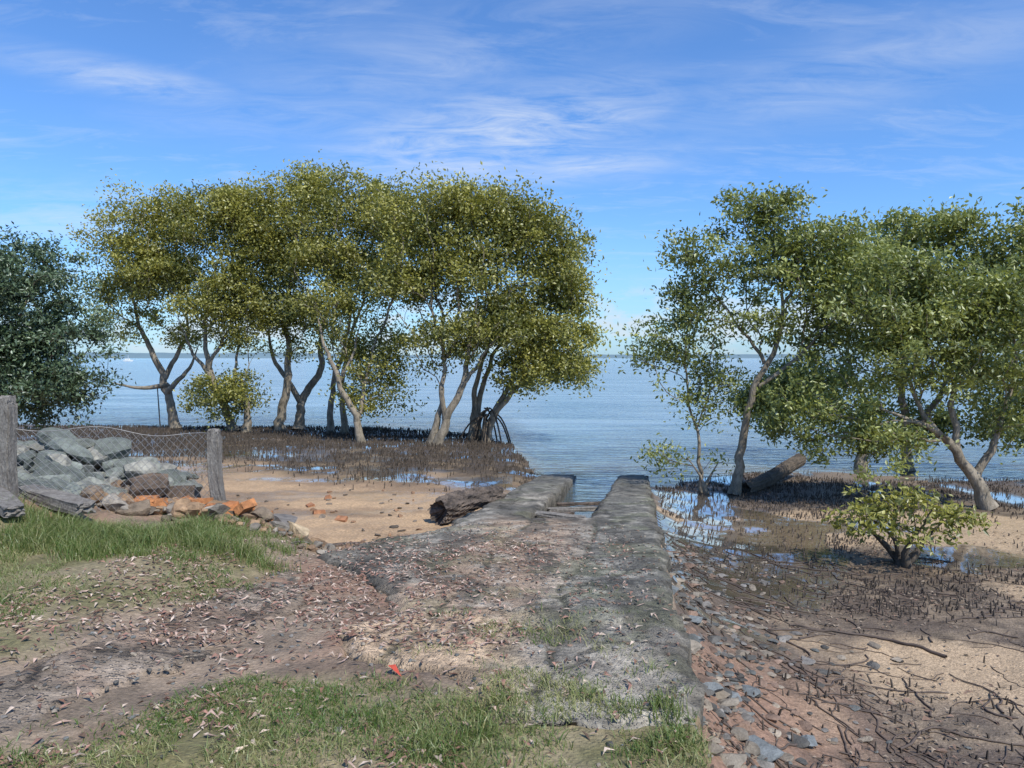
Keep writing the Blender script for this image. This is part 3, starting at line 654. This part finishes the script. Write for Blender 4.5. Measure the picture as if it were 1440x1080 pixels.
# ---------------------------------------------------------------- leaf litter
def litter(name,x,y,L,W,cols,lift=.008):
    n=len(x);z=surf(x,y)+lift;c=np.stack([x,y,z],1)
    a=rng.uniform(0,6.28,n);d=np.stack([np.cos(a),np.sin(a),rng.normal(size=n)*.12],1);s=np.stack([-np.sin(a),np.cos(a),rng.normal(size=n)*.3],1)
    L=(L*rng.uniform(.5,1.3,n))[:,None];W=(W*rng.uniform(.6,1.3,n))[:,None];b=np.array([0,0,1.])*L*rng.uniform(0,.25,n)[:,None]
    bend=s*L*rng.normal(size=n)[:,None]*.15
    V=np.stack([c-d*L/2,c-d*L*.1+s*W/2+b+bend,c+d*L/2,c-d*L*.1-s*W/2+b+bend],1).reshape(-1,3)
    cc=np.array(cols)[rng.integers(len(cols),size=n)]*rng.uniform(.7,1.2,n)[:,None]
    return mk(name,V,np.arange(4*n).reshape(n,4),M_wood,False,{'col':np.repeat(cc,4,0)})
n=15000;x=rng.uniform(-3.4,1.3,n);y=2.7+rng.random(n)*6.2
k=(rng.random(n)<.14+.9*sm(.45,.60,fbm(x*1.6,y*1.6,4,95))*np.where(x>.3,.35,1)*sm(8.9,7,y))&(x<XR(y)-.05);x=x[k];y=y[k]
litter('leaf_litter',x,y,.07,.016,[(.28,.15,.11),(.40,.28,.22),(.12,.075,.05),(.48,.38,.30),(.17,.09,.06)],.012)
litter('red_leaf',np.array([-.63]),np.array([4.02]),.12,.05,[(.5,.07,.04)],.02)
n=15000;y=3+rng.random(n)*9;x=XR(y)+.05+rng.random(n)**1.4*6
k=rng.random(n)<(.08+sm(.42,.6,fbm(x*1.3,y*1.3,4,97)))*(1-.85*sandgs(x,y))*(1-.8*wetmask(x,y));x=x[k];y=y[k]
litter('mud_debris',x,y,.06,.02,[(.05,.038,.028),(.09,.068,.05),(.19,.12,.085),(.28,.22,.16)])
ts=[]
for i in range(520):
    y=3.0+rng.random()**1.3*7;x=float(XR(y))+.1+rng.random()**1.2*4.2;a=rng.uniform(0,6.28);m=rng.integers(5,14);P=[]
    if rng.random()<.7*float(sandgs(x,y)): continue
    if i%40==0: m=22
    for j in range(m):
        P.append((x,y));x+=math.cos(a)*.07;y+=math.sin(a)*.07;a+=rng.normal()*.35
    P=np.array(P)
    if (P[:,0]<XR(P[:,1])+.03).any(): continue
    r=rng.uniform(.003,.010)*(1.7 if m==22 else 1);z=H(P[:,0],P[:,1])+r*.8
    ts.append(tube(np.column_stack([P,z]),np.linspace(r,r*.5,m),5))
V,F=jointubes(ts);mk('fallen_twigs',V,F,mat_simple('twig_mat',(.09,.065,.05),.7),True)
# ---------------------------------------------------------------- pneumatophores
def spikes(name,x,y,h,r,cb):
    n=len(x);z=H(x,y)-.01;a=np.linspace(0,2*np.pi,3,endpoint=False)
    base=np.stack([x[:,None]+r[:,None]*np.cos(a),y[:,None]+r[:,None]*np.sin(a),np.repeat(z[:,None],3,1)],2)
    ln=rng.normal(size=(n,2))*.2*h[:,None]
    mid=base.copy();mid[:,:,0]+=ln[:,None,0]*.6;mid[:,:,1]+=ln[:,None,1]*.6;mid[:,:,2]+=h[:,None]*.8
    cen=mid.mean(1,keepdims=True);mid=cen+(mid-cen)*.8
    tip=np.stack([x+ln[:,0],y+ln[:,1],z+h],1)[:,None,:]
    V=np.concatenate([base,mid,tip],1).reshape(-1,3);i=np.arange(n)*7;F4=[];F3=[]
    for q in range(3):
        w=(q+1)%3;F4.append(np.stack([i+q,i+w,i+3+w,i+3+q],1));F3.append(np.stack([i+3+q,i+3+w,i+6],1))
    cc=np.array([cb])*rng.uniform(.6,1.6,n)[:,None]
    return mk(name,V,[np.concatenate(F4),np.concatenate(F3)],M_wood,False,{'col':np.repeat(cc,7,0)})
n=48000;x=rng.uniform(-24,1.2,n);y=rng.uniform(14.5,31.5,n)
yp=np.interp(x,[-20,-10,-6,-3,0,1],[21,19.5,18,16.6,16.2,15])
k=(y<YS(x)-.1)&(x<XL(y)-.05)&(rng.random(n)<(.10+.9*sm(yp-1,yp+4.5,y+(fbm(x*.8,y*.8,4,21)-.5)*4))*sm(.28,.58,fbm(x*.9,y*.9,3,98)+.12*sm(yp,yp+6,y))*sm(yp-3,yp,y))
x=x[k];y=y[k];spikes('mangrove_pneumatophores',x,y,rng.uniform(.04,.15,len(x)),rng.uniform(.009,.017,len(x)),(.05,.039,.029))
n=42000;x=rng.uniform(1.5,16,n);y=rng.uniform(4.5,19.5,n)
d=sm(.42,.6,fbm(x*.7,y*.7,4,99)+.16*np.exp(-((y-8.8)/1.0)**2)*(x>3)+.12*np.exp(-((y-15.)/2.5)**2))
k=(x>XR(y)+.15)&(y<YS(x)+.2)&(rng.random(n)<(d*.9+.05)*(1-.88*sandgs(x,y))*(.35+.65*sm(6,8,y))*(1-.72*wetmask(x,y)));x=x[k];y=y[k]
spikes('mangrove_pneumatophores',x,y,rng.uniform(.03,.095,len(x)),rng.uniform(.006,.012,len(x)),(.06,.047,.036))
# ---------------------------------------------------------------- water
wx=axis(-30,30,.5,4500,1.2);wy=np.concatenate([np.arange(9,40,.5),40*1.15**np.arange(0,34)]);wy=wy[wy<4600]
WX,WY=np.meshgrid(wx,wy);dep=-H(WX,WY,False)
m,t=newmat('water_mat')
co=t.n('ShaderNodeTexCoord').outputs['Object']
mp=t.n('ShaderNodeMapping',{'Vector':co,'Scale':(.55,1.9,1),'Rotation':(0,0,.12)}).outputs[0]
mp2=t.n('ShaderNodeMapping',{'Vector':co,'Scale':(.06,.28,1),'Rotation':(0,0,-.08)}).outputs[0]
w2=t.noise(mp2,1.2,3,.6,.3)
h=t.math('ADD',t.math('MULTIPLY',t.noise(mp,1.8,3,.6,.5),.8),t.math('MULTIPLY',w2,2.0))
b=t.n('ShaderNodeBump',{'Height':h,'Strength':.8,'Distance':.15})
da=t.n('ShaderNodeAttribute',attribute_name='depth').outputs['Fac']
deep=t.rng(da,0,.7,.10,1.)
bc=t.mix(t.rng(w2,.38,.62),(.11,.18,.235,1),(.25,.34,.40,1))
tr=t.n('ShaderNodeBsdfTransparent',{'Color':(.85,.9,.88,1)});df=t.n('ShaderNodeBsdfDiffuse',{'Color':bc})
body=t.n('ShaderNodeMixShader',{0:deep,1:tr.outputs[0],2:df.outputs[0]})
gl=t.n('ShaderNodeBsdfGlossy',{'Color':(.95,.96,.97,1),'Roughness':.1,'Normal':b.outputs[0]})
fr=t.n('ShaderNodeFresnel',{'IOR':1.33,'Normal':b.outputs[0]})
mx=t.n('ShaderNodeMixShader',{0:fr.outputs[0],1:body.outputs[0],2:gl.outputs[0]})
t.n('ShaderNodeOutputMaterial',{'Surface':mx.outputs[0]})
mk('water',np.stack([WX.ravel(),WY.ravel(),0*WX.ravel()],1),gridfaces(len(wy),len(wx)),m,True,{'depth':dep.ravel()})
# ---------------------------------------------------------------- distant hills, boat, stake
hx=np.linspace(-4200,4200,500);hh=14+22*fbm(hx*.0018,hx*0,4,5)+5*fbm(hx*.03,hx*0,3,6);hh=hh*np.where(hx<-900,1.15,.8)
hy=3900+250*fbm(hx*.001,hx*0,2,9)
V=np.concatenate([np.stack([hx,hy,0*hx-2],1),np.stack([hx,hy+60,hh*.8],1),np.stack([hx,hy+220,hh],1)]);mk('hills',V,gridfaces(3,500),mat_simple('hazy_hill_mat',(.13,.20,.235),.9),True)  # distance haze is painted into the pale blue-grey hill colour
boat=empty('moored_boat')
bmat=mat_simple('white_hull',(.75,.75,.72),.4)
def box(nm,c,s,taper=1.):
    bm=bmesh.new();bmesh.ops.create_cube(bm,size=1)
    for v in bm.verts:
        if v.co.z<0: v.co.x*=taper;v.co.y*=taper*.7
        if v.co.x>0 and nm=='hull': v.co.y*=.15;v.co.x*=1.15
        v.co=Vector((v.co.x*s[0]+c[0],v.co.y*s[1]+c[1],v.co.z*s[2]+c[2]))
    me=bpy.data.meshes.new(nm);bm.to_mesh(me);bm.free();me.materials.append(bmat);o=bpy.data.objects.new(nm,me);scene.collection.objects.link(o);o.parent=boat
box('hull',(-315,600,.6),(8,2.6,1.3),.8);box('cabin',(-315.5,600,1.8),(3.2,1.9,1.1),1.1);box('mast',(-314.8,600,3),(.12,.12,4))
V,F=tube([(-14.9,30.9,-.2),(-14.95,30.9,.8),(-15.0,30.9,1.7)],[.03,.028,.022],6);mk('marker_stake',V,F,M_post,True)
# ---------------------------------------------------------------- sky / sun
EL=math.radians(52);AZ=math.radians(142)
w=bpy.data.worlds.new('World');scene.world=w;w.use_nodes=True;t=NT(w)
sky=t.n('ShaderNodeTexSky',sky_type='NISHITA');sky.sun_disc=False;sky.sun_elevation=EL;sky.sun_rotation=AZ;sky.air_density=1.0;sky.dust_density=.5;sky.ozone_density=3.0
d=t.n('ShaderNodeTexCoord').outputs['Generated']
sep=t.n('ShaderNodeSeparateXYZ',{0:d});zz=t.math('ADD',t.math('MAXIMUM',sep.outputs[2],0),.12)
P=t.n('ShaderNodeCombineXYZ',{0:t.math('DIVIDE',sep.outputs[0],zz),1:t.math('DIVIDE',sep.outputs[1],zz)}).outputs[0]
m1=t.n('ShaderNodeMapping',{'Vector':P,'Rotation':(0,0,.35),'Scale':(.55,1.5,1)}).outputs[0]
wisp=t.noise(m1,1.6,6,.62,.7)
fine=t.noise(t.n('ShaderNodeMapping',{'Vector':P,'Rotation':(0,0,-.2),'Scale':(1.3,3.2,1)}).outputs[0],2.5,6,.68,.8)
both=t.math('ADD',t.math('MULTIPLY',wisp,.55),t.math('MULTIPLY',fine,.45))
cir=t.rng(both,.51,.68,0,.42)
tot=cir
for (cx_,cz_,rot,sx,sz,amp) in [(-.02,.30,.16,.22,.055,1.5),(.08,.26,.05,.16,.025,.9),(-.52,.375,-.05,.12,.02,.9),(-.62,.20,.05,.16,.035,.7),(.45,.38,.12,.25,.05,.5),(-.05,.41,.2,.3,.06,.5),(-.30,.33,.15,.18,.03,.5)]:
    c=Vector((cx_,1,cz_)).normalized()
    q=t.vmath('SUBTRACT',d,tuple(c));q=t.n('ShaderNodeMapping',{'Vector':q,'Rotation':(0,rot,0)}).outputs[0]
    q=t.vmath('MULTIPLY',q,(1/sx,1.,1/sz));g_=t.rng(t.vmath('LENGTH',q),0,1.5,1,0,True)
    g_=t.math('MULTIPLY',t.math('MULTIPLY',g_,amp),t.rng(both,.40,.60))
    tot=t.math('MAXIMUM',tot,g_)
m3=t.n('ShaderNodeMapping',{'Vector':d,'Scale':(1,1,2.2)}).outputs[0]
cu=t.noise(m3,10,6,.6)
band=t.math('MULTIPLY',t.rng(sep.outputs[2],.0,.03,.3,1),t.rng(sep.outputs[2],.05,.12,1,0,True))
cum=t.math('MULTIPLY',t.rng(cu,.47,.57),band)
haze=t.rng(sep.outputs[2],0,.2,.35,0,True)
base=t.mix(1.,sky.outputs[0],(.68,1.0,1.38,1),'MULTIPLY')
base=t.mix(haze,base,(2.7,4.1,5.9,1))
c1=t.mix(t.math('MULTIPLY',tot,.62,True),base,(5.3,5.8,6.6,1))
c1=t.mix(t.math('MULTIPLY',cum,.65),c1,(5.2,5.5,5.9,1))
bg=t.n('ShaderNodeBackground',{'Color':c1,'Strength':.145})
t.n('ShaderNodeOutputWorld',{'Surface':bg.outputs[0]})
try:
    w.cycles.sampling_method='MANUAL';w.cycles.sample_map_resolution=512
except Exception: pass
sl_=bpy.data.lights.new('sun','SUN');sl_.energy=5.0;sl_.angle=math.radians(.6);sl_.color=(1,.95,.86)
so=bpy.data.objects.new('sun',sl_);scene.collection.objects.link(so)
sd=Vector((math.sin(AZ)*math.cos(EL),math.cos(AZ)*math.cos(EL),math.sin(EL)))
so.rotation_euler=sd.to_track_quat('Z','Y').to_euler();so.location=sd*50
# ---------------------------------------------------------------- camera
cam=bpy.data.cameras.new('camera');cam.lens=25.7;cam.sensor_width=36;cam.clip_end=12000;cam.clip_start=.05
co_=bpy.data.objects.new('camera',cam);scene.collection.objects.link(co_);co_.location=(0,0,3.0)
co_.rotation_euler=(math.radians(90-2.06),0,0);scene.camera=co_
scene.view_settings.view_transform='Standard';scene.view_settings.look='None';scene.view_settings.exposure=0
